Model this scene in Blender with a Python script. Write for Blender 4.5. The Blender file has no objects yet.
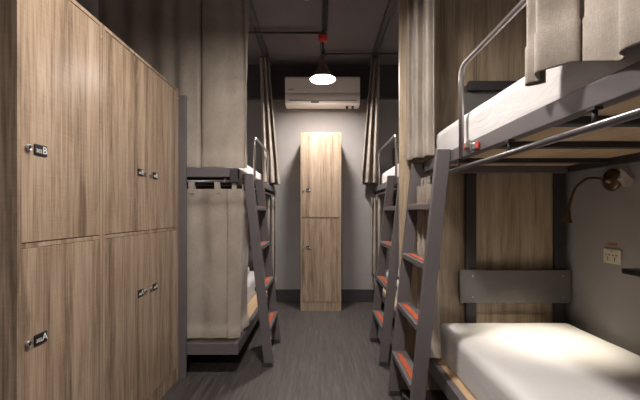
import bpy, bmesh, math, random
from mathutils import Vector, noise
random.seed(7)
sc = bpy.context.scene
COL = sc.collection
H = 1.10            # eye height
XW = 1.52           # half width between the side walls
YB = 4.28           # back wall
YF = -2.2           # wall behind the camera
ZC = 2.89           # ceiling

# ------------------------------------------------------------------ materials
def new_mat(name):
    m = bpy.data.materials.new(name); m.use_nodes = True
    nt = m.node_tree
    return m, nt, nt.nodes['Principled BSDF']

def N(nt, typ, **kw):
    n = nt.nodes.new(typ)
    for k, v in kw.items():
        if k in n.inputs: n.inputs[k].default_value = v
        else: setattr(n, k, v)
    return n

def ramp(nt, stops):
    r = nt.nodes.new('ShaderNodeValToRGB')
    e = r.color_ramp.elements
    e[0].position, e[0].color = stops[0][0], (*stops[0][1], 1)
    e[1].position, e[1].color = stops[-1][0], (*stops[-1][1], 1)
    for p, c in stops[1:-1]:
        x = e.new(p); x.color = (*c, 1)
    return r

def math_n(nt, op, a, b=None):
    n = nt.nodes.new('ShaderNodeMath'); n.operation = op
    for i, v in enumerate((a, b)):
        if v is None: continue
        if isinstance(v, (int, float)): n.inputs[i].default_value = v
        else: nt.links.new(v, n.inputs[i])
    return n.outputs[0]

def mapped(nt, src, scale):
    mp = nt.nodes.new('ShaderNodeMapping'); mp.inputs['Scale'].default_value = scale
    nt.links.new(src, mp.inputs['Vector'])
    return mp.outputs[0]

def noise_n(nt, vec, scale, detail=3, rough=.55, dist=0.0):
    n = nt.nodes.new('ShaderNodeTexNoise')
    n.inputs['Scale'].default_value = scale; n.inputs['Detail'].default_value = detail
    n.inputs['Roughness'].default_value = rough; n.inputs['Distortion'].default_value = dist
    nt.links.new(vec, n.inputs['Vector'])
    return n.outputs['Fac']

def bump(nt, bs, h, strength, dist):
    b = nt.nodes.new('ShaderNodeBump'); b.inputs['Strength'].default_value = strength
    b.inputs['Distance'].default_value = dist
    nt.links.new(h, b.inputs['Height']); nt.links.new(b.outputs[0], bs.inputs['Normal'])

def plain(name, col, rough=.5, metal=0.0, var=0.12, scale=9, bumps=0.0):
    m, nt, bs = new_mat(name)
    tc = nt.nodes.new('ShaderNodeTexCoord')
    f = noise_n(nt, tc.outputs['Object'], scale, 4)
    lo = tuple(c*(1-var) for c in col); hi = tuple(min(1, c*(1+var)) for c in col)
    r = ramp(nt, [(.3, lo), (.7, hi)])
    nt.links.new(f, r.inputs[0]); nt.links.new(r.outputs[0], bs.inputs['Base Color'])
    bs.inputs['Roughness'].default_value = rough; bs.inputs['Metallic'].default_value = metal
    if bumps:
        bump(nt, bs, noise_n(nt, tc.outputs['Object'], scale*14, 3), bumps, .01)
    return m

def wood(name, dark, mid, light, rough=.38, horizontal=False):
    m, nt, bs = new_mat(name)
    tc = nt.nodes.new('ShaderNodeTexCoord'); oi = nt.nodes.new('ShaderNodeObjectInfo')
    sx = nt.nodes.new('ShaderNodeSeparateXYZ'); nt.links.new(tc.outputs['Object'], sx.inputs[0])
    x, y, z = sx.outputs
    if horizontal: across, along = math_n(nt, 'ADD', x, z), y
    else: across, along = math_n(nt, 'ADD', x, y), z
    off = math_n(nt, 'MULTIPLY', oi.outputs['Random'], 13.7)
    across = math_n(nt, 'ADD', across, off)
    cv = nt.nodes.new('ShaderNodeCombineXYZ')
    nt.links.new(across, cv.inputs[0]); nt.links.new(along, cv.inputs[2]); nt.links.new(off, cv.inputs[1])
    v = cv.outputs[0]
    wide = noise_n(nt, mapped(nt, v, (17, 1, .35)), 1.0, 2, .5)
    figure = noise_n(nt, mapped(nt, v, (24, 1, 2.2)), 1.0, 4, .6, 1.2)
    grain = noise_n(nt, mapped(nt, v, (150, 1, 3.0)), 1.0, 3, .6)
    saw = noise_n(nt, mapped(nt, v, (16, 1, 170)), 1.0, 2, .5)
    s = math_n(nt, 'ADD', math_n(nt, 'MULTIPLY', wide, .42), math_n(nt, 'MULTIPLY', figure, .40))
    s = math_n(nt, 'ADD', s, math_n(nt, 'MULTIPLY', grain, .34))
    s = math_n(nt, 'ADD', s, math_n(nt, 'MULTIPLY', saw, .06))
    r = ramp(nt, [(.46, dark), (.60, mid), (.75, light)])
    nt.links.new(s, r.inputs[0]); nt.links.new(r.outputs[0], bs.inputs['Base Color'])
    bs.inputs['Roughness'].default_value = rough
    bs.inputs['Specular IOR Level'].default_value = .7
    bump(nt, bs, s, .05, .003)
    return m

def fabric(name, lo, hi):
    m, nt, bs = new_mat(name)
    tc = nt.nodes.new('ShaderNodeTexCoord')
    o = tc.outputs['Object']
    a = noise_n(nt, mapped(nt, o, (90, 90, 700)), 1.0, 2)
    b = noise_n(nt, mapped(nt, o, (600, 600, 40)), 1.0, 2)
    c = noise_n(nt, o, 5.5, 4, .6, .8)
    s = math_n(nt, 'ADD', math_n(nt, 'MULTIPLY', a, .32), math_n(nt, 'MULTIPLY', b, .32))
    s = math_n(nt, 'ADD', s, math_n(nt, 'MULTIPLY', c, .36))
    r = ramp(nt, [(.36, lo), (.64, hi)])
    nt.links.new(s, r.inputs[0]); nt.links.new(r.outputs[0], bs.inputs['Base Color'])
    bs.inputs['Roughness'].default_value = .9
    bs.inputs['Sheen Weight'].default_value = .15
    bump(nt, bs, s, .35, .004)
    return m

def sheet_mat(name, col):
    m, nt, bs = new_mat(name)
    tc = nt.nodes.new('ShaderNodeTexCoord')
    f = noise_n(nt, mapped(nt, tc.outputs['Object'], (3, 2, 7)), 2.2, 5, .6, 1.0)
    bs.inputs['Base Color'].default_value = (*col, 1); bs.inputs['Roughness'].default_value = .85
    bump(nt, bs, f, .2, .02)
    return m

def floor_mat():
    m, nt, bs = new_mat('vinyl_plank')
    tc = nt.nodes.new('ShaderNodeTexCoord'); o = tc.outputs['Object']
    bk = nt.nodes.new('ShaderNodeTexBrick')
    rot = nt.nodes.new('ShaderNodeMapping'); rot.inputs['Rotation'].default_value = (0, 0, math.pi/2)
    nt.links.new(o, rot.inputs['Vector']); nt.links.new(rot.outputs[0], bk.inputs['Vector'])
    bk.inputs['Scale'].default_value = 1; bk.inputs['Brick Width'].default_value = 1.2
    bk.inputs['Row Height'].default_value = .18; bk.inputs['Mortar Size'].default_value = .0012
    bk.inputs['Color1'].default_value = (.35, .35, .35, 1); bk.inputs['Color2'].default_value = (.65, .65, .65, 1)
    bk.inputs['Mortar'].default_value = (.1, .1, .1, 1)
    a = noise_n(nt, mapped(nt, o, (46, 2.6, 1)), 1.0, 4, .6, .5)
    b = noise_n(nt, mapped(nt, o, (150, 7, 1)), 1.0, 3, .6)
    s = math_n(nt, 'ADD', math_n(nt, 'MULTIPLY', a, .55), math_n(nt, 'MULTIPLY', b, .4))
    s = math_n(nt, 'ADD', s, math_n(nt, 'MULTIPLY', bk.outputs['Color'], .08))
    r = ramp(nt, [(.36, FLOOR_LO), (.52, FLOOR_MID), (.68, FLOOR_HI)])
    nt.links.new(s, r.inputs[0]); nt.links.new(r.outputs[0], bs.inputs['Base Color'])
    bs.inputs['Roughness'].default_value = .5
    bump(nt, bs, s, .15, .003)
    return m

def glow(name, col, strength):
    m, nt, bs = new_mat(name)
    bs.inputs['Base Color'].default_value = (.9, .9, .9, 1)
    bs.inputs['Emission Color'].default_value = (*col, 1)
    bs.inputs['Emission Strength'].default_value = strength
    return m

FLOOR_LO, FLOOR_MID, FLOOR_HI = (.033, .028, .027), (.064, .055, .052), (.112, .097, .091)
OAK = wood('oak_laminate', (.160, .110, .073), (.330, .237, .164), (.465, .356, .262), rough=.27)
OAKP = wood('oak_panel', (.19, .137, .088), (.37, .28, .19), (.50, .395, .28), rough=.5)
PLY = wood('plywood', (.40, .26, .145), (.54, .37, .215), (.62, .45, .28), rough=.6, horizontal=True)
STEEL = plain('grey_painted_steel', (.118, .104, .108), .42, 0, .06)
DARK = plain('dark_painted_steel', (.034, .030, .033), .5, 0, .08)
BOARD = plain('grey_laminate_board', (.115, .107, .098), .5, 0, .05, 20)
CHROME = plain('brushed_steel', (.42, .39, .38), .3, .85, .06)
BRASS = plain('aged_brass', (.13, .092, .05), .36, .8, .25)
ROD = plain('grey_tube', (.15, .14, .145), .32, .5, .06)
FAB = fabric('linen_curtain', (.228, .192, .160), (.375, .324, .275))
SHEET = sheet_mat('white_sheet', (.62, .60, .60))
WALL = plain('grey_paint_wall', (.29, .27, .263), .85, 0, .05, 4, .08)
BAND = plain('charcoal_paint', (.072, .063, .069), .8, 0, .08, 4)
CEIL = plain('dark_grey_ceiling_paint', (.125, .108, .113), .85, 0, .10, 3, .1)
SKIRT = plain('charcoal_skirting', (.040, .036, .038), .5, 0, .08)
CONDUIT = plain('dark_conduit', (.045, .038, .040), .45, .2, .08)
TRACK = plain('grey_track', (.11, .095, .098), .4, .3, .08)
ACW = plain('white_plastic', (.78, .74, .715), .4, 0, .02)
ACD = plain('dark_slot', (.03, .028, .028), .6, 0, .05)
BLACK = plain('black_plastic', (.010, .009, .009), .4, 0, .05)
WHITE = plain('white_lettering', (.75, .74, .72), .6, 0, .02)
RED = plain('red_plastic', (.50, .018, .016), .4, 0, .05)
CLAMPRED = plain('red_rubber', (.62, .055, .045), .5, 0, .05)
ORANGE = plain('orange_rubber', (.58, .105, .035), .6, 0, .10, 40)
PAPER = plain('crumpled_paper', (.50, .44, .40), .9, 0, .15, 30)
IVORY = plain('ivory_plastic', (.60, .54, .42), .45, 0, .03)
STICK = plain('orange_brown_label', (.30, .13, .05), .6, 0, .35, 60)
SHADE = plain('copper_brown_shade', (.20, .13, .10), .4, .3, .1)
INNER = plain('white_enamel', (.8, .78, .74), .4, 0, .02)
LAMP = glow('pendant_diffuser', (1.0, .93, .87), 620.0)
SPOT = glow('reading_bulb', (1.0, .90, .66), 25.0)
DIM = plain('detector_white', (.6, .58, .56), .5, 0, .03)

# ------------------------------------------------------------------ mesh building
class MB:
    def __init__(self): self.bm = bmesh.new()
    def box(self, x0, x1, y0, y1, z0, z1, bev=0.0, mi=0, seg=2):
        b = bmesh.new()
        vs = [b.verts.new(p) for p in ((x0,y0,z0),(x1,y0,z0),(x1,y1,z0),(x0,y1,z0),(x0,y0,z1),(x1,y0,z1),(x1,y1,z1),(x0,y1,z1))]
        for f in ((3,2,1,0),(4,5,6,7),(0,1,5,4),(1,2,6,5),(2,3,7,6),(3,0,4,7)): b.faces.new([vs[i] for i in f])
        if bev: bmesh.ops.bevel(b, geom=list(b.edges), offset=bev, segments=seg, affect='EDGES', profile=.5)
        return self._merge(b, mi)
    def prism(self, pts, axis, a, b_, bev=0.0, mi=0):
        """pts: 2-D outline in the plane across `axis`, extruded from a to b_."""
        b = bmesh.new()
        def P(p, t):
            return {'x': (t, p[0], p[1]), 'y': (p[0], t, p[1]), 'z': (p[0], p[1], t)}[axis]
        A = [b.verts.new(P(p, a)) for p in pts]; B = [b.verts.new(P(p, b_)) for p in pts]
        b.faces.new(A); b.faces.new(B[::-1])
        n = len(pts)
        for i in range(n): b.faces.new((A[i], B[i], B[(i+1) % n], A[(i+1) % n]))
        bmesh.ops.recalc_face_normals(b, faces=b.faces)
        if bev: bmesh.ops.bevel(b, geom=list(b.edges), offset=bev, segments=2, affect='EDGES', profile=.5)
        return self._merge(b, mi)
    def tube(self, pts, r, seg=12, mi=0, caps=True):
        b = bmesh.new(); pts = [Vector(p) for p in pts]; rings = []
        rs = r if isinstance(r, (list, tuple)) else [r]*len(pts)
        up = None
        for i, p in enumerate(pts):
            t = (pts[min(i+1, len(pts)-1)] - pts[max(i-1, 0)]).normalized()
            if up is None:
                up = Vector((0, 0, 1)) if abs(t.z) < .9 else Vector((1, 0, 0))
            u = (up - t*up.dot(t)).normalized(); w = t.cross(u); up = u
            rings.append([b.verts.new(p + (u*math.cos(k*2*math.pi/seg) + w*math.sin(k*2*math.pi/seg))*rs[i]) for k in range(seg)])
        for a, c in zip(rings, rings[1:]):
            for k in range(seg):
                f = b.faces.new((a[k], a[(k+1) % seg], c[(k+1) % seg], c[k])); f.smooth = True
        if caps:
            b.faces.new(rings[0][::-1]); b.faces.new(rings[-1])
        bmesh.ops.recalc_face_normals(b, faces=b.faces)
        return self._merge(b, mi)
    def lathe(self, prof, c, seg=28, mi=0, axis=Vector((0, 0, 1)), closed=False):
        """prof: (radius, height) pairs around axis through c."""
        b = bmesh.new(); axis = Vector(axis).normalized(); c = Vector(c)
        u = axis.orthogonal().normalized(); w = axis.cross(u); rings = []
        for r, h in prof:
            if r < 1e-6: rings.append([b.verts.new(c + axis*h)])
            else: rings.append([b.verts.new(c + axis*h + (u*math.cos(k*2*math.pi/seg) + w*math.sin(k*2*math.pi/seg))*r) for k in range(seg)])
        for A, B in zip(rings, rings[1:]):
            for k in range(seg):
                k2 = (k+1) % seg
                if len(A) == 1 and len(B) == 1: continue
                if len(A) == 1: f = b.faces.new((A[0], B[k], B[k2]))
                elif len(B) == 1: f = b.faces.new((A[k], A[k2], B[0]))
                else: f = b.faces.new((A[k], A[k2], B[k2], B[k]))
                f.smooth = True
        bmesh.ops.recalc_face_normals(b, faces=b.faces)
        return self._merge(b, mi)
    def text(self, s, size, origin, right, up, mi=0, depth=.0006):
        cu = bpy.data.curves.new('t', 'FONT'); cu.body = s; cu.size = size; cu.extrude = depth; cu.resolution_u = 2
        cu.align_x = 'CENTER'; cu.align_y = 'CENTER'
        o = bpy.data.objects.new('t', cu); COL.objects.link(o)
        bpy.context.view_layer.update()
        me = bpy.data.meshes.new_from_object(o.evaluated_get(bpy.context.evaluated_depsgraph_get()))
        bpy.data.objects.remove(o); bpy.data.curves.remove(cu)
        R, U = Vector(right), Vector(up); W = R.cross(U); O = Vector(origin)
        b = bmesh.new(); b.from_mesh(me)
        for v in b.verts: v.co = O + R*v.co.x + U*v.co.y + W*v.co.z
        bpy.data.meshes.remove(me)
        return self._merge(b, mi)
    def _merge(self, b, mi):
        for f in b.faces: f.material_index = mi
        me = bpy.data.meshes.new('tmp'); b.to_mesh(me); b.free()
        self.bm.from_mesh(me); bpy.data.meshes.remove(me)
        return self

def link(name, mb, mats, parent=None, kind=None, label=None):
    """World-space mesh -> ONE object; a child is stored relative to its thing's base."""
    me = bpy.data.meshes.new(name)
    org = Vector(parent['_o']) if parent is not None else Vector((0, 0, 0))
    bmesh.ops.translate(mb.bm, verts=mb.bm.verts, vec=-org)
    mb.bm.to_mesh(me); mb.bm.free()
    for m in (mats if isinstance(mats, (list, tuple)) else [mats]): me.materials.append(m)
    o = bpy.data.objects.new(name, me); COL.objects.link(o)
    if parent is not None:
        o.parent = parent; o['_o'] = tuple(org)
    if kind: o['kind'] = kind
    if label: o['label'] = label
    return o

def thing(name, label, cat, loc, group=None):
    o = bpy.data.objects.new(name, None); COL.objects.link(o)
    o.location = loc; o.empty_display_size = .05
    o['label'] = label; o['category'] = cat; o['_o'] = tuple(loc)
    if group: o['group'] = group
    return o

def single(name, mb, mats, label, cat, loc, group=None):
    """A thing that is one mesh: its origin goes to its base."""
    bmesh.ops.translate(mb.bm, verts=mb.bm.verts, vec=-Vector(loc))
    o = link(name, mb, mats); o.location = loc
    o['label'] = label; o['category'] = cat
    if group: o['group'] = group
    return o

def sub(name, mb, mats, part, label=None): return link(name, mb, mats, part, label=label)
def solid(o, t):
    md = o.modifiers.new('thickness', 'SOLIDIFY'); md.thickness = t; md.offset = 0
def smooth(o):
    for p in o.data.polygons: p.use_smooth = True

def catmull(pts, n):
    P = [Vector(p) for p in pts]; P = [P[0]*2-P[1]] + P + [P[-1]*2-P[-2]]; out = []
    for i in range(1, len(P)-2):
        for k in range(n):
            t = k/n; a, b, c, d = P[i-1:i+3]
            out.append(.5*((2*b) + (c-a)*t + (2*a-5*b+4*c-d)*t*t + (3*b-a-3*c+d)*t**3))
    out.append(P[-2]); return out

# ------------------------------------------------------------------ the room
def structure(name, mb, m): return link(name, mb, m, kind='structure')
structure('floor', MB().box(-XW-.1, XW+.1, YF-.1, YB+.1, -.1, 0), floor_mat())
structure('ceiling', MB().box(-XW-.1, XW+.1, YF-.1, YB+.1, ZC, ZC+.1), CEIL)
structure('wall_left', MB().box(-XW-.1, -XW, YF, YB, 0, ZC), WALL)
structure('wall_right', MB().box(XW, XW+.1, YF, YB, 0, ZC), WALL)
structure('wall_back', MB().box(-XW, XW, YB, YB+.1, 0, ZC), WALL)
structure('wall_front', MB().box(-XW, XW, YF-.1, YF, 0, ZC), WALL)
b = MB().box(-XW, XW, YB-.03, YB, 2.505, ZC).box(-XW, XW, YB-.045, YB, 2.475, 2.505)
structure('trim_1', b, BAND)
structure('baseboard_back', MB().box(-XW, XW, YB-.014, YB, 0, .155, .003), SKIRT)

# oak partition between the two right-hand bunks
single('partition_panel', MB().box(.492, XW-.002, 2.16, 2.19, 0, ZC-.002, .002), OAKP,
       'tall oak-effect partition panel rising floor to ceiling behind the near right bunk', 'partition', (.492, 2.16, 0))

# ------------------------------------------------------------------ lockers
def lock_mb(p, nrm):
    nrm = Vector(nrm)
    return MB().lathe([(0, 0), (.0105, 0), (.0115, .003), (.0105, .008), (.008, .010), (.0075, .007), (0, .007)], p, 18, 0, nrm) \
               .box(*((p[0]+nrm.x*.0068-.0012, p[0]+nrm.x*.0068+.0025, p[1]-.0012, p[1]+.0012, p[2]-.005, p[2]+.005) if abs(nrm.x) > .5 else
                      (p[0]-.0012, p[0]+.0012, p[1]+nrm.y*.0068-.0025, p[1]+nrm.y*.0068+.0012, p[2]-.005, p[2]+.005)), 0, 1)
def side_tag(x, yc, zc, letter):
    m = MB().box(x, x+.004, yc-.027, yc+.027, zc-.018, zc+.018, .0025, 0)
    m.text('302', .017, (x+.0042, yc-.0085, zc-.004), (0, 1, 0), (0, 0, 1), 1)
    m.text(letter, .034, (x+.0042, yc+.0155, zc+.000), (0, 1, 0), (0, 0, 1), 1)
    return m

def wall_locker(label, y0, y1, cols):
    """Lockers along the left wall, doors facing the aisle (+X)."""
    xf, xb, top = -.93, -1.46, 1.905
    t = thing('locker', label, 'locker', ((xf+xb)/2, (y0+y1)/2, 0))
    c = MB()
    e = .016
    c.box(xb, xf, y0, y0+e, 0, top, .001).box(xb, xf, y1-e, y1, 0, top, .001)
    c.box(xb, xf, y0+e, y1-e, top-e, top, .001).box(xb, xb+.01, y0+e, y1-e, 0, top-e)
    c.box(xb+.01, xf-.004, y0+e, y1-e, .985, 1.001).box(xb+.01, xf-.004, y0+e, y1-e, .075, .088)
    c.box(xf-.024, xf-.006, y0+e, y1-e, 0, .075)
    link('carcass', c, OAK, t)
    w = (y1-y0-2*e)/cols
    for i in range(cols):
        a, bb = y0+e+i*w+.0015, y0+e+(i+1)*w-.0015
        for (z0, z1, let) in ((1.003, top-e-.003, 'B'), (.090, .983, 'A')):
            d = link('door', MB().box(xf-.020, xf-.0015, a, bb, z0, z1, .0012), OAK, t)
            zc = 1.305 if let == 'B' else .680
            if cols == 1 or i == 1: yl, yt = a+.022, a+.072
            else: yl, yt = bb-.040, bb-.086
            sub('lock', lock_mb((xf-.0015, yl, zc), (1, 0, 0)), [CHROME, BLACK], d)
            sub('number_tag', side_tag(xf-.0015, yt, zc, let), [BLACK, WHITE], d)
    # connector screws near the top corner
    s = MB()
    for zz in (top-.06,):
        s.lathe([(0, 0), (.006, 0), (.006, .0015), (0, .0015)], (xf, y1-.008, zz), 14, 0, (1, 0, 0))
    link('screw', s, CHROME, t)
    return t
wall_locker('single-column oak locker with two doors, nearest the camera on the left', 1.075, 1.497, 1)
wall_locker('wide oak locker of four doors against the left wall beside the bunk', 1.500, 2.300, 2)

def end_locker():
    x0, x1, yf, yb, top = -.217, .236, 3.89, 4.262, 1.984
    t = thing('locker', 'tall narrow oak locker of two doors standing against the back wall', 'locker', ((x0+x1)/2, (yf+yb)/2, 0))
    e = .014; c = MB()
    c.box(x0, x0+e, yf, yb, 0, top, .001).box(x1-e, x1, yf, yb, 0, top, .001)
    c.box(x0+e, x1-e, yf, yb, top-e, top, .001).box(x0+e, x1-e, yb-.01, yb, 0, top-e)
    c.box(x0+e, x1-e, yf+.006, yb-.01, 1.028, 1.040).box(x0+e, x1-e, yf+.006, yb-.01, .088, .1)
    c.box(x0+e, x1-e, yf+.004, yf+.02, 0, .088)
    link('carcass', c, OAK, t)
    for z0, z1, zt, let in ((1.042, top-e-.003, 1.342, 'B'), (.102, 1.026, .704, 'A')):
        d = link('door', MB().box(x0+e+.0015, x1-e-.0015, yf+.001, yf+.019, z0, z1, .0012), OAK, t)
        sub('lock', lock_mb((-.183, yf+.001, zt), (0, -1, 0)), [CHROME, BLACK], d)
        g = MB().box(-.153, -.101, yf-.003, yf+.001, zt-.019, zt+.019, .0025)
        g.text('301', .017, (-.136, yf-.0032, zt-.004), (1, 0, 0), (0, 0, 1), 1)
        g.text(let, .034, (-.113, yf-.0032, zt), (1, 0, 0), (0, 0, 1), 1)
        sub('number_tag', g, [BLACK, WHITE], d)
end_locker()

# ------------------------------------------------------------------ bunk beds
def guard_mb(s, x, ya, yb, zb, zt, r=.011):
    """Bent guard rail: down at ya, along the top, down at yb."""
    c = .05
    def arc(y, d):   # corner between an upright and the top run
        return [(x, y + d*c*(1-math.cos(a)), zt - c*(1-math.sin(a))) for a in [k*math.pi/2/6 for k in range(7)]]
    pts = [(x, ya, zb)] + arc(ya, 1 if yb > ya else -1) + arc(yb, -1 if yb > ya else 1)[::-1] + [(x, yb, zb)]
    return MB().tube(pts, r, 12)

def bunk(s, label, xo, y0, y1, zl, post_ends, end_post_x, guard, bars, loc_lbl=None, clamps=False, rod_front=False, head_ends=(1,)):
    """s=+1 right wall, -1 left wall; xo = outer face of the aisle rail (positive), zl = top of the lower rail."""
    t = thing('bunk_bed', label, 'bunk bed', (s*(xo+XW)/2, (y0+y1)/2, 0))
    def X(a, b): return (min(s*a, s*b), max(s*a, s*b))
    xi = XW-.012
    zu0, zu1 = 1.338, 1.395
    for nm, z0, z1 in (('upper', zu0, zu1), ('lower', zl-.076, zl)):
        link(nm+'_side_rail', MB().box(*X(xo, xo+.036), y0, y1, z0, z1, .003), STEEL, t)
        link(nm+'_wall_rail', MB().box(*X(xi-.036, xi), y0, y1, z0, z1, .003), DARK, t)
        for ye in (y0, y1-.036):
            link(nm+'_end_rail', MB().box(*X(xo+.036, xi-.036), ye, ye+.036, z0-(.004 if nm == 'upper' else 0), z1, .003), STEEL, t)
        for yb_ in bars:
            link(nm+'_cross_bar', MB().box(*X(xo+.036, xi-.036), yb_-.02, yb_+.02, z1-.043, z1-.0205, .002), DARK, t)
        link(nm+'_base_board', MB().box(*X(xo+.0365, xi-.0365), y0+.037, y1-.037, z1-.020, z1-.003), PLY, t)
    # headboard posts and boards
    for ye, d in ((y0, -1), (y1, 1)):
        ya, yb_ = (ye-.030, ye-.001) if d < 0 else (ye+.001, ye+.030)
        for px in end_post_x:
            if (ye == y0) in post_ends:
                link('post', MB().box(*X(px, px+.062), ya, yb_, 0, 1.87, .003), DARK if s > 0 else STEEL, t)
    for hd in head_ends:
        yh = y1-.04 if hd == 1 else y0
        hb = link('headboard', MB().box(*X(.838, xi-.005), yh+.019, yh+.037, .555, .752, .002), BOARD, t)
        for bx in (.915, 1.455):
            for bz in (.59, .717): sub('bolt', MB().lathe([(0, 0), (.006, 0), (.005, .003), (0, .004)], (s*bx, yh+.019, bz), 12, 0, (0, -1, 0)), CHROME, hb)
        link('headboard', MB().box(*X(.838, xi-.005), yh+.019, yh+.037, 1.60, 1.815, .002), BOARD, t)
        link('headboard_rail', MB().box(*X(.885, xi-.005), yh-.004, yh+.030, 1.822, 1.878, .003), DARK, t)
    # curtain rod under the aisle rail with its hangers
    xr = s*(xo+.008)
    rod = link('curtain_rod', MB().tube([(xr, y0+.02, 1.295), (xr, y1-.02, 1.295)], .010, 12), ROD, t)
    for yy in [y0+.06] + [b_ - .22 for b_ in bars] + [y1-.06]:
        if y0+.03 < yy < y1-.03:
            sub('rod_hanger', MB().tube([(xr, yy, 1.298), (xr, yy, 1.334)], .006, 8).box(xr-.010, xr+.010, yy-.012, yy+.012, 1.332, 1.3375), DARK, rod)
    if rod_front:
        rod = link('end_curtain_rod', MB().tube([(s*xi, y0+.020, 1.306), (s*.60, y0+.020, 1.306)], .010, 12), ROD, t)
        for xx in (.64, .595):
            sub('rod_hanger', MB().tube([(s*xx, y0+.020, 1.306), (s*xx, y0+.020, 1.333)], .005, 8)
                .lathe([(0, -.011), (.008, -.008), (.011, 0), (.008, .008), (0, .011)], (s*xx, y0+.020, 1.306), 12), CHROME, rod)
        link('end_curtain_wire', MB().tube([(s*xi, y0+.045, 1.284), (s*.60, y0+.045, 1.284)], .004, 8), DARK, t)
        link('corner_bracket', MB().box(*X(xo-.012, xo+.05), y0-.012, y0-.0005, 1.30, 1.385, .002).box(*X(xo-.012, xo-.0005), y0-.012, y0+.06, 1.315, 1.385, .002), DARK, t)
    if guard:
        ga, gb, gx, gz = guard
        gr = link('guard_rail', guard_mb(s, s*gx, ga, gb, zu0+.003, gz), CHROME, t)
        if clamps:
            for yy, zz, fy in ((ga-.075, 1.379, 1), (ga-.150, 1.361, -1)):
                sub('clamp', MB().box(s*xo-.016, s*xo-.001, yy-.014, yy+.014, zz-.013, zz+.013, .003)
                    .tube([(s*xo-.009, yy-.024, zz-.004), (s*xo-.009, yy+.024, zz-.004)], .004, 10)
                    .box(s*xo-.020, s*xo-.003, yy-fy*.020-.004, yy-fy*.020+.004, zz-.016, zz+.016, .0015)
                    .box(s*xo-.014, s*xo-.004, yy+fy*.024-.005, yy+fy*.024+.005, zz-.016, zz+.014, .003, 1), [CHROME, CLAMPRED], gr)
    return t
bunk(1, 'near right grey steel bunk bed with reading lamp over its lower berth', .620, .10, 2.115, .268, (False, True),
     (.885, 1.425), (1.53, .16, .618, 1.735), (.60, 1.02, 1.38, 1.80), clamps=True, head_ends=(1,))
bunk(1, 'far right grey steel bunk bed behind the oak partition panel', .645, 2.24, 4.215, .25, (False,),
     (.885, 1.425), (3.03, 3.93, .660, 1.775), (2.7, 3.2, 3.7), head_ends=())
bunk(-1, 'left grey steel bunk bed beyond the wide four-door locker', .548, 2.335, 4.215, .222, (True, False),
     (.886, 1.42), (3.10, 3.92, .580, 1.765), (2.8, 3.25, 3.7), rod_front=True, head_ends=())

# ------------------------------------------------------------------ mattresses and pillows
def cushion_mb(x0, x1, y0, y1, z0, z1, r, step=.05, wr=.006, crown=.0, seed=0.0):
    b = bmesh.new()
    def axis(a, c):
        n = max(2, int((c-a)/step)); inner = [a + (c-a)*k/n for k in range(n+1)]
        ex = [a+r*q for q in (.15, .4, .7, 1)] + [c-r*q for q in (.15, .4, .7, 1)]
        out = sorted(set(round(v, 5) for v in inner+ex)); res = [out[0]]
        for v in out[1:]:
            if v-res[-1] > .004: res.append(v)
        res[-1] = c; return res
    ax = [axis(x0, x1), axis(y0, y1), axis(z0, z1)]
    cache = {}
    def V(p):
        k = tuple(round(c, 5) for c in p)
        if k not in cache:
            q = Vector((min(max(p[0], x0+r), x1-r), min(max(p[1], y0+r), y1-r), min(max(p[2], z0+min(r, .02)), z1-r)))
            d = Vector(p)-q
            # cube -> sphere corner
            nd = d.normalized() if d.length > 1e-9 else Vector((0, 0, 0))
            m = max(abs(d.x), abs(d.y), abs(d.z))
            w = q + nd*m
            cx, cy = (w.x-x0)/(x1-x0), (w.y-y0)/(y1-y0)
            if w.z > (z0+z1)/2: w.z += crown*16*cx*(1-cx)*cy*(1-cy)
            f = noise.noise(Vector((w.x*4+seed, w.y*3, w.z*5))) + .5*noise.noise(Vector((w.x*10, w.y*9+seed, w.z*14)))
            side = 1.0 if w.z > z0+.01 else 0
            w += nd*f*wr*side
            cache[k] = b.verts.new(w)
        return cache[k]
    for d in range(3):
        u, v = [(1, 2), (0, 2), (0, 1)][d]
        for val, flip in ((ax[d][0], 0), (ax[d][-1], 1)):
            for i in range(len(ax[u])-1):
                for j in range(len(ax[v])-1):
                    ps = []
                    for a, c in ((i, j), (i+1, j), (i+1, j+1), (i, j+1)):
                        p = [0, 0, 0]; p[d] = val; p[u] = ax[u][a]; p[v] = ax[v][c]; ps.append(V(p))
                    try: b.faces.new(ps)
                    except ValueError: pass
    bmesh.ops.recalc_face_normals(b, faces=b.faces)
    for f in b.faces: f.smooth = True
    mb = MB(); mb.bm.free(); mb.bm = b
    return mb
def mattress(label, s, xa, y0, y1, z0, z1, seed, r=.05):
    xs = sorted((s*xa, s*(XW-.055)))
    return single('mattress', cushion_mb(xs[0], xs[1], y0, y1, z0, z1, r, .05, .0035, .010, seed), SHEET, label, 'mattress', ((xs[0]+xs[1])/2, (y0+y1)/2, z0))
mattress('white-sheeted mattress lit by the reading lamp on the near right lower berth', 1, .688, .16, 2.065, .267, .455, 1.1, .04)
mattress('white-sheeted mattress on the near right upper berth, behind the long guard rail', 1, .652, .15, 2.03, 1.394, 1.556, 5.2)
mattress('white mattress on the lower berth behind the right far ladder', 1, .75, 2.30, 4.16, .249, .43, 9.3)
mattress('white mattress on the upper berth behind the oak partition, right far bunk', 1, .70, 2.30, 4.16, 1.394, 1.55, 12.2)
mattress('white mattress peeking below the curtain on the left lower berth', -1, .69, 2.405, 4.16, .221, .41, 17.3)
mattress('white mattress on the left upper berth beside the hanging curtain', -1, .665, 2.43, 4.16, 1.394, 1.55, 22.2)
for s, lab, z in ((1, 'white pillow standing at the far end of the right far lower berth', .452), (-1, 'white pillow standing at the far end of the left lower berth', .432)):
    xs = sorted((s*.76, s*1.2))
    single('pillow', cushion_mb(xs[0], xs[1], 3.45, 3.80, z, z+.085, .04, .05, .008, .03, 3+s), SHEET, lab, 'pillow', (sum(xs)/2, 3.7, z))

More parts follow.
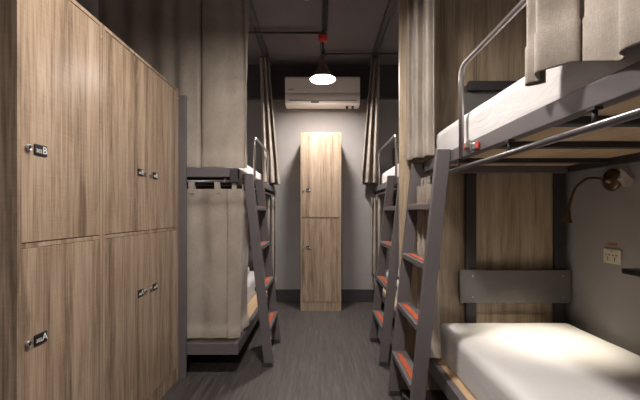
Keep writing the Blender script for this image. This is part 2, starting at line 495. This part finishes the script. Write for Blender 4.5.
# ------------------------------------------------------------------ ladders
def ladder(label, s, xf, xt, ztop, ya, yb):
    """ya near stile, yb far stile; xf/xt = aisle-side edge of the stile at foot / top."""
    w, th = .066, .030
    t = thing('ladder', label, 'ladder', (s*(xf+w/2), (ya+yb)/2, 0), 'ladders hooked on the bunks')
    def xz(z): return xf + (xt-xf)*z/ztop
    for y in (ya, yb):
        st = link('stile', MB().prism([(s*xf, 0.001), (s*(xf+w), 0.001), (s*(xt+w), ztop), (s*xt, ztop)], 'y', y-th/2, y+th/2, .003), STEEL, t)
        sub('foot_bracket', MB().box(min(s*(xf+.01), s*(xf+w+.016)), max(s*(xf+.01), s*(xf+w+.016)), y-th/2-.006, y-th/2-.0005, 0.001, .03, .001)
            .lathe([(0, 0), (.005, 0), (.004, .004), (0, .004)], (s*(xf+w*.6), y-th/2-.006, .018), 10, 0, (0, -1, 0)), DARK, st)
    for z in (.270, .560, .855, 1.142):
        a = xz(z)-.006; bb = a+.084
        X0, X1 = sorted((s*a, s*bb))
        r = link('rung', MB().box(X0, X1, ya+th/2+.0005, yb-th/2-.0005, z-.030, z, .003), STEEL, t)
        n = int((yb-ya-th-.07)/.011); p = MB()
        sa, sb = sorted((s*(a+.018), s*(a+.048)))
        y0 = ya+th/2+.03
        p.box(sa, sb, y0, y0+n*.011, z+.0003, z+.0015, 0, 1)
        for k in range(n): p.box(sa+.001, sb-.001, y0+k*.011+.001, y0+k*.011+.0070, z+.0015, z+.0030)
        sub('anti_slip_strip', p, [ORANGE, BLACK], r, label='orange ribbed anti-slip strip')
ladder('grey steel ladder with orange treads on the near right bunk, closest to camera', 1, .409, .553, 1.397, 1.665, 2.112)
ladder('grey steel ladder on the right far bunk, seen past the oak partition edge', 1, .420, .575, 1.410, 2.52, 2.985)
ladder('grey steel ladder leaning on the left bunk beside the lower curtain', -1, .330, .480, 1.372, 2.50, 2.95)

# ------------------------------------------------------------------ curtains
def curtain(label, path, z0, z1, n=6, drift=None, wav=.006, seed=0.0, hem=.09, tabs=None, flare=0.0, group=None, top_hem=.10, m=FAB, drop=None):
    """Fabric hung along a folded path (x,y); drift(t, z01) -> offset; the hem and top seams are real steps in the cloth."""
    pts = catmull([(p[0], p[1], 0) for p in path], n)
    # arclength
    L = [0]
    for a, c in zip(pts, pts[1:]): L.append(L[-1] + (c-a).length)
    zs = [z0, z0+.004, z0+hem, z0+hem+.006]
    k = max(8, int((z1-z0)/.06))
    zs += [z0+hem+.006 + (z1-z0-hem-.012-top_hem)*(i/k) for i in range(1, k+1)]
    zs += [z1-top_hem, z1-.002, z1]
    zs = sorted(set(round(z, 5) for z in zs))
    b = bmesh.new(); grid = []
    cen = sum((p for p in pts), Vector())/len(pts)
    for z in zs:
        row = []; u = (z-z0)/(z1-z0)
        for i, p in enumerate(pts):
            a, c = pts[max(i-1, 0)], pts[min(i+1, len(pts)-1)]
            tg = (c-a).normalized(); nr = Vector((tg.y, -tg.x, 0))
            q = p.copy()
            q += (p-cen)*flare*(1-u)
            f = noise.noise(Vector((L[i]*5+seed, z*1.6, seed))) + .45*noise.noise(Vector((L[i]*13, z*4.5, seed+3)))
            q += nr*f*wav*(1.3-u*.7)
            if z < z0+hem+.003 or z > z1-top_hem-.001: q += nr*.004
            if drift:
                dx, dy = drift(L[i]/L[-1], u); q.x += dx; q.y += dy
            sag = .006*noise.noise(Vector((L[i]*6, seed, 1.0))) if z < z0+.05 else 0
            row.append(b.verts.new((q.x, q.y, z+sag+(drop(p.y)*(1-u) if drop else 0))))
        grid.append(row)
    for r0, r1 in zip(grid, grid[1:]):
        for i in range(len(pts)-1):
            f = b.faces.new((r0[i], r0[i+1], r1[i+1], r1[i])); f.smooth = True
    mb = MB(); mb.bm.free(); mb.bm = b
    base = (cen.x, cen.y, z0)
    if tabs is None:
        o = single('curtain', mb, m, label, 'curtain', base, group); solid(o, .003)
        return o
    t = thing('curtain', label, 'curtain', base, group)
    o = link('cloth', mb, m, t); solid(o, .003)
    for x, y, w, ax, ztop in tabs:
        tb = MB()
        loop = [(-.013, z1-.03), (-.014, ztop-.012), (-.009, ztop+.001), (0, ztop+.005), (.009, ztop+.001), (.014, ztop-.012), (.013, z1-.03)]
        inner = [(a*.8, c-.002) for a, c in loop][::-1]
        if ax == 'x': tb.prism([(y+a, c) for a, c in loop+inner], 'x', x-w/2, x+w/2)
        else: tb.prism([(x+a, c) for a, c in loop+inner], 'y', y-w/2, y+w/2)
        link('tab_loop', tb, m, t)
    return t

def zig(a, c, n, amp, side=1, seed=0):
    """n folds from a to c (x,y), alternating amp across the line."""
    rnd = random.Random(seed); A, C = Vector((*a, 0)), Vector((*c, 0)); d = (C-A); nr = Vector((d.y, -d.x, 0)).normalized()
    out = []
    for i in range(2*n+1):
        t = i/(2*n); j = rnd.uniform(.65, 1.25)
        p = A + d*(t + (rnd.uniform(-.25, .25)/(2*n) if 0 < i < 2*n else 0)) + nr*amp*(j if i % 2 else -j)*side
        out.append((p.x, p.y))
    return out

# left bunk: long upper curtain across its near end
curtain('tall grey-beige curtain hung from the ceiling above the left lockers, across the upper berth end',
        [(-1.49, 2.36), (-1.42, 2.345), (-1.34, 2.38), (-1.25, 2.345), (-1.15, 2.38), (-1.05, 2.348), (-.99, 2.378), (-.93, 2.348), (-.86, 2.350),
         (-.82, 2.355), (-.803, 2.385), (-.79, 2.355), (-.72, 2.347), (-.64, 2.352), (-.56, 2.356), (-.515, 2.374), (-.507, 2.357), (-.492, 2.361), (-.495, 2.39)], 1.398, ZC-.012, 7, wav=.015, seed=3.1, hem=.085)
# left bunk: lower tab-top curtain wrapped round the corner
curtain('lower tab-top linen curtain covering the near end of the left lower berth',
        [(-1.01, 2.375), (-.89, 2.358), (-.80, 2.375), (-.72, 2.350), (-.63, 2.358), (-.618, 2.347), (-.56, 2.350), (-.528, 2.355), (-.526, 2.38), (-.566, 2.41), (-.550, 2.47), (-.568, 2.54), (-.548, 2.62), (-.556, 2.68)],
        .252, 1.254, 7, wav=.017, seed=8.4, hem=.06, top_hem=.085,
        tabs=[(-.862, 2.358, .040, 'x', 1.306), (-.690, 2.358, .036, 'x', 1.306), (-.575, 2.358, .030, 'x', 1.300), (-.556, 2.47, .036, 'y', 1.295)],
        drift=None)
# bunched curtains at the far end of each far bunk
for s, who in ((-1, 'left'), (1, 'right')):
    pts = [(s*a, y) for a, y in ((.69, 4.02), (.665, 3.97), (.645, 4.03), (.625, 3.97), (.605, 4.04), (.59, 3.98), (.61, 4.09), (.60, 4.12), (.65, 4.16))]
    curtain(f'gathered upper curtain hanging at the back wall end of the {who} track', pts, 1.43, ZC-.03, 6, wav=.008, seed=20+s, hem=.08,
            drift=lambda t, u, s=s: (-s*.090*(1-u), 0), flare=.85)
    pts = [(s*(a+(.065 if s > 0 else -.02)), y) for a, y in ((.655, 3.98), (.60, 3.93), (.59, 4.0), (.555, 3.94), (.545, 4.02), (.525, 3.97), (.56, 4.06), (.54, 4.10))]
    curtain(f'gathered lower curtain at the back wall end of the {who} far berth', pts, .30, 1.262, 6, wav=.010, seed=30+s, hem=.07, flare=.12,
            tabs=[((.653 if s > 0 else -.556), yy, .03, 'y', 1.295) for yy in (3.95, 4.02, 4.09)])
# near right bunk, gathered against the partition
curtain('gathered floor-side curtain hanging from the ceiling against the oak partition, right upper berth',
        [(.530, 2.135), (.528, 2.09), (.555, 2.10), (.548, 2.05), (.556, 2.01), (.60, 2.03), (.588, 1.965), (.592, 1.93), (.632, 1.945), (.626, 1.93), (.634, 2.02), (.615, 2.08)],
        1.412, ZC-.012, 7, wav=.006, seed=44, hem=.08)
curtain('gathered lower curtain behind the near right ladder, beside the white mattress',
        [(.612, 2.10), (.575, 2.06), (.615, 2.03), (.58, 1.99), (.622, 1.965), (.585, 1.92), (.628, 1.90), (.645, 1.91), (.64, 1.98)],
        .315, 1.250, 7, wav=.008, seed=51, hem=.07,
        tabs=[(.608, yy, .032, 'y', 1.295) for yy in (1.93, 1.99, 2.05)], flare=.10)
# near right upper curtain beside the camera
curtain('bright grey-beige curtain drawn back over the near right upper mattress, closest to camera',
        [(.612, .950), (.600, .962), (.580, .972), (.572, .962), (.585, .945), (.588, .930), (.570, .910), (.552, .888), (.560, .872), (.582, .848), (.604, .822),
         (.613, .827), (.615, .815), (.604, .798), (.600, .787), (.606, .745), (.611, .707), (.598, .680), (.575, .660), (.590, .600), (.560, .540), (.600, .470), (.560, .400)],
        1.452, ZC-.012, 7, wav=.003, seed=63, hem=.10, drop=lambda y: -.045*min(1, max(0, (.83-y)/.12)))

# ------------------------------------------------------------------ ceiling fittings
for s, who in ((-1, 'left'), (1, 'right')):
    tk = MB()
    x = s*.615
    tk.box(x-.030, x+.030, YF+.3, YB-.05, ZC-.011, ZC-.001, .001)
    tk.box(x-.030, x-.024, YF+.3, YB-.05, ZC-.028, ZC-.011).box(x+.024, x+.030, YF+.3, YB-.05, ZC-.028, ZC-.011)
    single('curtain_track', tk, TRACK, f'slim grey curtain track running along the ceiling over the {who} bunks', 'curtain track', (x, 1.6, ZC-.028), 'ceiling curtain tracks')
single('conduit', MB().tube([(.032, YF+.2, ZC-.014), (.032, 3.475, ZC-.014)], .011, 10).tube([(.062, YF+.2, ZC-.014), (.062, 3.47, ZC-.014)], .008, 10),
       CONDUIT, 'twin dark conduit running down the middle of the ceiling to the red rose', 'conduit', (.04, 1.5, ZC-.025))
single('conduit', MB().tube([(-XW+.01, 3.42, ZC-.040), (.046, 3.42, ZC-.040)], .012, 10),
       CONDUIT, 'dark conduit crossing the ceiling from the red rose to the left', 'conduit', (-.75, 3.42, ZC-.052))
single('conduit', MB().tube([(.05, 3.877, ZC-.040), (XW-.01, 3.877, ZC-.040)], .010, 10).tube([(.032, 3.585, ZC-.014), (.032, 3.86, ZC-.014)], .010, 10).box(.016, .052, 3.857, 3.897, ZC-.052, ZC-.001, .003),
       CONDUIT, 'dark conduit crossing the ceiling to the right behind the pendant lamp', 'conduit', (.75, 3.877, ZC-.052))
single('smoke_detector', MB().lathe([(0, -.034), (.030, -.034), (.045, -.028), (.055, -.012), (.058, 0), (0, 0)], (-.110, 2.87, ZC-.0005), 28), DIM,
       'small round white smoke detector on the ceiling at the top of the photo', 'smoke detector', (-.110, 2.87, ZC-.034))

def pendant(label, x, y, zl=2.44):
    t = thing('pendant_lamp', label, 'pendant lamp', (x, y, ZC))
    link('ceiling_rose', MB().lathe([(0, 0), (.042, 0), (.046, -.02), (.046, -.045), (.036, -.064), (.016, -.074), (0, -.074)], (x, y, ZC-.0005)), RED, t, label='red ceiling rose')
    link('cord', MB().tube([(x, y, ZC-.07), (x, y, zl+.245)], .004, 8)
         .tube(catmull([(x-.02, y, ZC-.07), (x-.024, y, ZC-.12), (x-.022, y, ZC-.16), (x-.008, y, ZC-.19), (x, y, ZC-.20)], 5), .0025, 6), BLACK, t)
    link('lamp_holder', MB().lathe([(0, .25), (.012, .25), (.022, .235), (.027, .20), (.034, .155), (0, .155)], (x, y, zl)), SHADE, t)
    sh = link('shade', MB().lathe([(.030, .165), (.040, .150), (.060, .095), (.090, .045), (.122, .008), (.130, -.004), (.127, -.004)], (x, y, zl), 36).lathe([(.127, -.004), (.118, .008), (.086, .043), (.056, .091), (.030, .150)], (x, y, zl), 36, 1), [SHADE, INNER], t)
    link('diffuser', MB().lathe([(0, .010), (.03, .011), (.055, .015), (.072, .022), (.082, .031), (.084, .038), (0, .042)], (x, y, zl), 36), LAMP, t, label='glowing white diffuser')
pendant('lit copper-brown pendant lamp hanging from the red ceiling rose, before the air conditioner', .028, 3.53)
pendant('lit pendant lamp hanging behind the camera position, outside the photo', -.03, -1.10)
pendant('lit pendant lamp over the near part of the aisle, above the edge of the photo', -.03, 1.22)

# ------------------------------------------------------------------ air conditioner
def aircon():
    x0, x1, yb, yf = -.405, .463, YB-.046, 4.05
    t = thing('air_conditioner', 'white split-type air conditioner high on the back wall above the locker', 'air conditioner', ((x0+x1)/2, (yf+yb)/2, 2.35))
    prof = [(yb, 2.675), (yf+.03, 2.675), (yf+.008, 2.668), (yf, 2.648), (yf, 2.482), (yf+.008, 2.477), (yf+.006, 2.470), (yf+.004, 2.40), (yf+.022, 2.362), (yf+.05, 2.348), (yb, 2.348)]
    link('body', MB().prism(prof, 'x', x0, x1, .004), ACW, t)
    link('louver', MB().box(x0+.035, x1-.035, yf-.002, yf+.008, 2.402, 2.452, .002), ACW, t)
    link('air_slot', MB().box(x0+.045, x1-.04, yf+.001, yf+.012, 2.391, 2.3985), ACD, t, label='dark air outlet slot')
    link('seam', MB().box(x0+.002, x1-.002, yf+.002, yf+.02, 2.4765, 2.4805), ACD, t)
    bd = MB()
    for k, (w, h) in enumerate(((.010, .010), (.008, .007), (.006, .009), (.009, .007), (.008, .009))):
        bd.box(-.362+k*.0115, -.362+k*.0115+w, yf-.0015, yf+.001, 2.515, 2.515+h)
    link('badge', bd, ACD, t, label='small dark lettering badge')
    link('info_label', MB().box(-.105, -.012, yf+.0085, yf+.014, 2.368, 2.384, .001), ACD, t, label='small dark label strip')
    link('pipe_stub', MB().tube([(.318, yf+.08, 2.35), (.318, yf+.08, 2.315)], .014, 12).tube([(.385, yf+.08, 2.35), (.385, yf+.08, 2.315)], .014, 12), BLACK, t)
aircon()

# ------------------------------------------------------------------ reading lamp and small wall fittings
def reading_lamp():
    bx, by, bz = XW, 1.816, 1.266
    t = thing('reading_lamp', 'brass gooseneck reading lamp on the right wall over the lower berth', 'reading lamp', (bx, by, bz))
    link('wall_base', MB().lathe([(0, 0), (.056, 0), (.058, .006), (.052, .016), (.030, .022), (.014, .03), (.012, .045), (0, .045)], (bx-.0005, by, bz), 32, 0, (-1, 0, 0)), BRASS, t)
    tip = Vector((1.222, 1.722, 1.108)); dirv = Vector((-.070, .045, -.66)).normalized()
    neck = catmull([(bx-.04, by, bz), (bx-.09, by-.005, bz+.010), (1.36, by-.03, bz+.004), (1.28, 1.75, 1.225), (1.236, 1.727, 1.160), tuple(tip)], 8)
    link('gooseneck', MB().tube(neck, .0055, 10), BRASS, t)
    hd = link('lamp_head', MB().lathe([(0, -.002), (.010, 0), (.012, .02), (.014, .032), (.024, .055), (.026, .060), (.022, .060), (.012, .034), (0, .034)], tip, 24, 0, dirv), BRASS, t)
    sub('bulb', MB().lathe([(0, .036), (.016, .048), (.012, .054), (0, .056)], tip, 18, 0, dirv), SPOT, hd, label='lit bulb')
    ld = bpy.data.lights.new('reading_spot', 'SPOT'); ld.energy = 32; ld.color = (1, .90, .72)
    ld.spot_size = math.radians(80); ld.spot_blend = 1.0; ld.shadow_soft_size = .016
    lo = bpy.data.objects.new('reading_spot', ld); COL.objects.link(lo)
    lo.location = Vector(tip)+dirv*.062 - Vector(t['_o']); lo.parent = t
    lo.rotation_euler = dirv.to_track_quat('-Z', 'Y').to_euler()
reading_lamp()
# crumpled scrap of paper tucked by the lamp base
pb = bmesh.new()
sp = [(1.748, 1.316), (1.736, 1.320), (1.690, 1.262), (1.700, 1.228), (1.736, 1.226), (1.752, 1.262)]
c = pb.verts.new((XW-.032, 1.728, 1.272)); rim = [pb.verts.new((XW-.012-.02*(i % 2), y, z)) for i, (y, z) in enumerate(sp)]
for i in range(6): pb.faces.new((c, rim[i], rim[(i+1) % 6]))
bk = [pb.verts.new((XW-.001, v.co.y, v.co.z)) for v in rim]
for i in range(6): pb.faces.new((rim[i], bk[i], bk[(i+1) % 6], rim[(i+1) % 6]))
pb.faces.new(bk); bmesh.ops.recalc_face_normals(pb, faces=pb.faces)
m = MB(); m.bm.free(); m.bm = pb
single('paper_scrap', m, PAPER, 'crumpled pale scrap of paper stuck to the wall beside the brass lamp', 'paper', (XW, 1.735, 1.236))

def socket():
    y0, y1, z0, z1 = 1.760, 1.868, .832, .908
    t = thing('wall_socket', 'ivory double wall socket on the right wall under the reading lamp', 'wall socket', (XW, (y0+y1)/2, z0))
    link('plate', MB().box(XW-.009, XW-.0005, y0, y1, z0, z1, .003), IVORY, t)
    hl = MB()
    for yc in (1.838, 1.795):
        hl.box(XW-.0098, XW-.008, yc-.002, yc+.002, .848, .866)
        for d in (-.010, .010): hl.box(XW-.0098, XW-.008, yc+d-.005, yc+d+.005, .874, .879)
    hl.box(XW-.0098, XW-.008, 1.806, 1.818, .896, .899)
    link('pin_holes', hl, BLACK, t, label='dark pin holes')
socket()
single('sticker', MB().box(XW-.002, XW-.0004, 1.79, 1.848, .925, .940, .0004), STICK, 'small orange-brown sticker on the wall above the ivory socket', 'sticker', (XW, 1.82, .925))
sh = MB().prism([(1.365, 1.585), (XW-.001, 1.60), (XW-.001, 1.14), (1.365, 1.155)], 'z', .822, .845, .002)
sh.prism([(XW-.001, .822), (XW-.09, .822), (XW-.001, .76)], 'y', 1.36, 1.38)
single('wall_shelf', sh, BLACK, 'small black shelf on the right wall beside the ivory socket', 'shelf', (1.44, 1.37, .822))

# ------------------------------------------------------------------ camera, world, view
cam = bpy.data.cameras.new('camera'); co = bpy.data.objects.new('camera', cam); COL.objects.link(co)
co.location = (0, 0, H); co.rotation_euler = (math.pi/2, 0, 0)
cam.sensor_width = 36; cam.lens = 350/640*36; cam.shift_y = 12/640; cam.shift_x = 0; cam.clip_start = .02
sc.camera = co
w = bpy.data.worlds.new('world'); sc.world = w; w.use_nodes = True
bg = w.node_tree.nodes['Background']; bg.inputs[0].default_value = (.5, .45, .45, 1); bg.inputs[1].default_value = 0.0
sc.view_settings.view_transform = 'Standard'; sc.view_settings.look = 'None'
sc.view_settings.exposure = 0.0; sc.view_settings.gamma = 1; sc.view_settings.use_curve_mapping = False
sc.cycles.max_bounces = 10; sc.cycles.diffuse_bounces = 6
sc.cycles.use_denoising = True
for o in list(bpy.data.objects):
    if '_o' in o: del o['_o']
GROUPS = {'bunk bed': 'grey steel bunk beds', 'mattress': 'white mattresses on the bunks', 'pillow': 'white pillows on the lower berths',
          'curtain': 'linen bunk curtains', 'locker': 'oak lockers', 'pendant lamp': 'pendant lamps along the aisle', 'conduit': 'ceiling conduits'}
for o in bpy.data.objects:
    if o.parent is None and o.get('category') in GROUPS and 'group' not in o: o['group'] = GROUPS[o['category']]
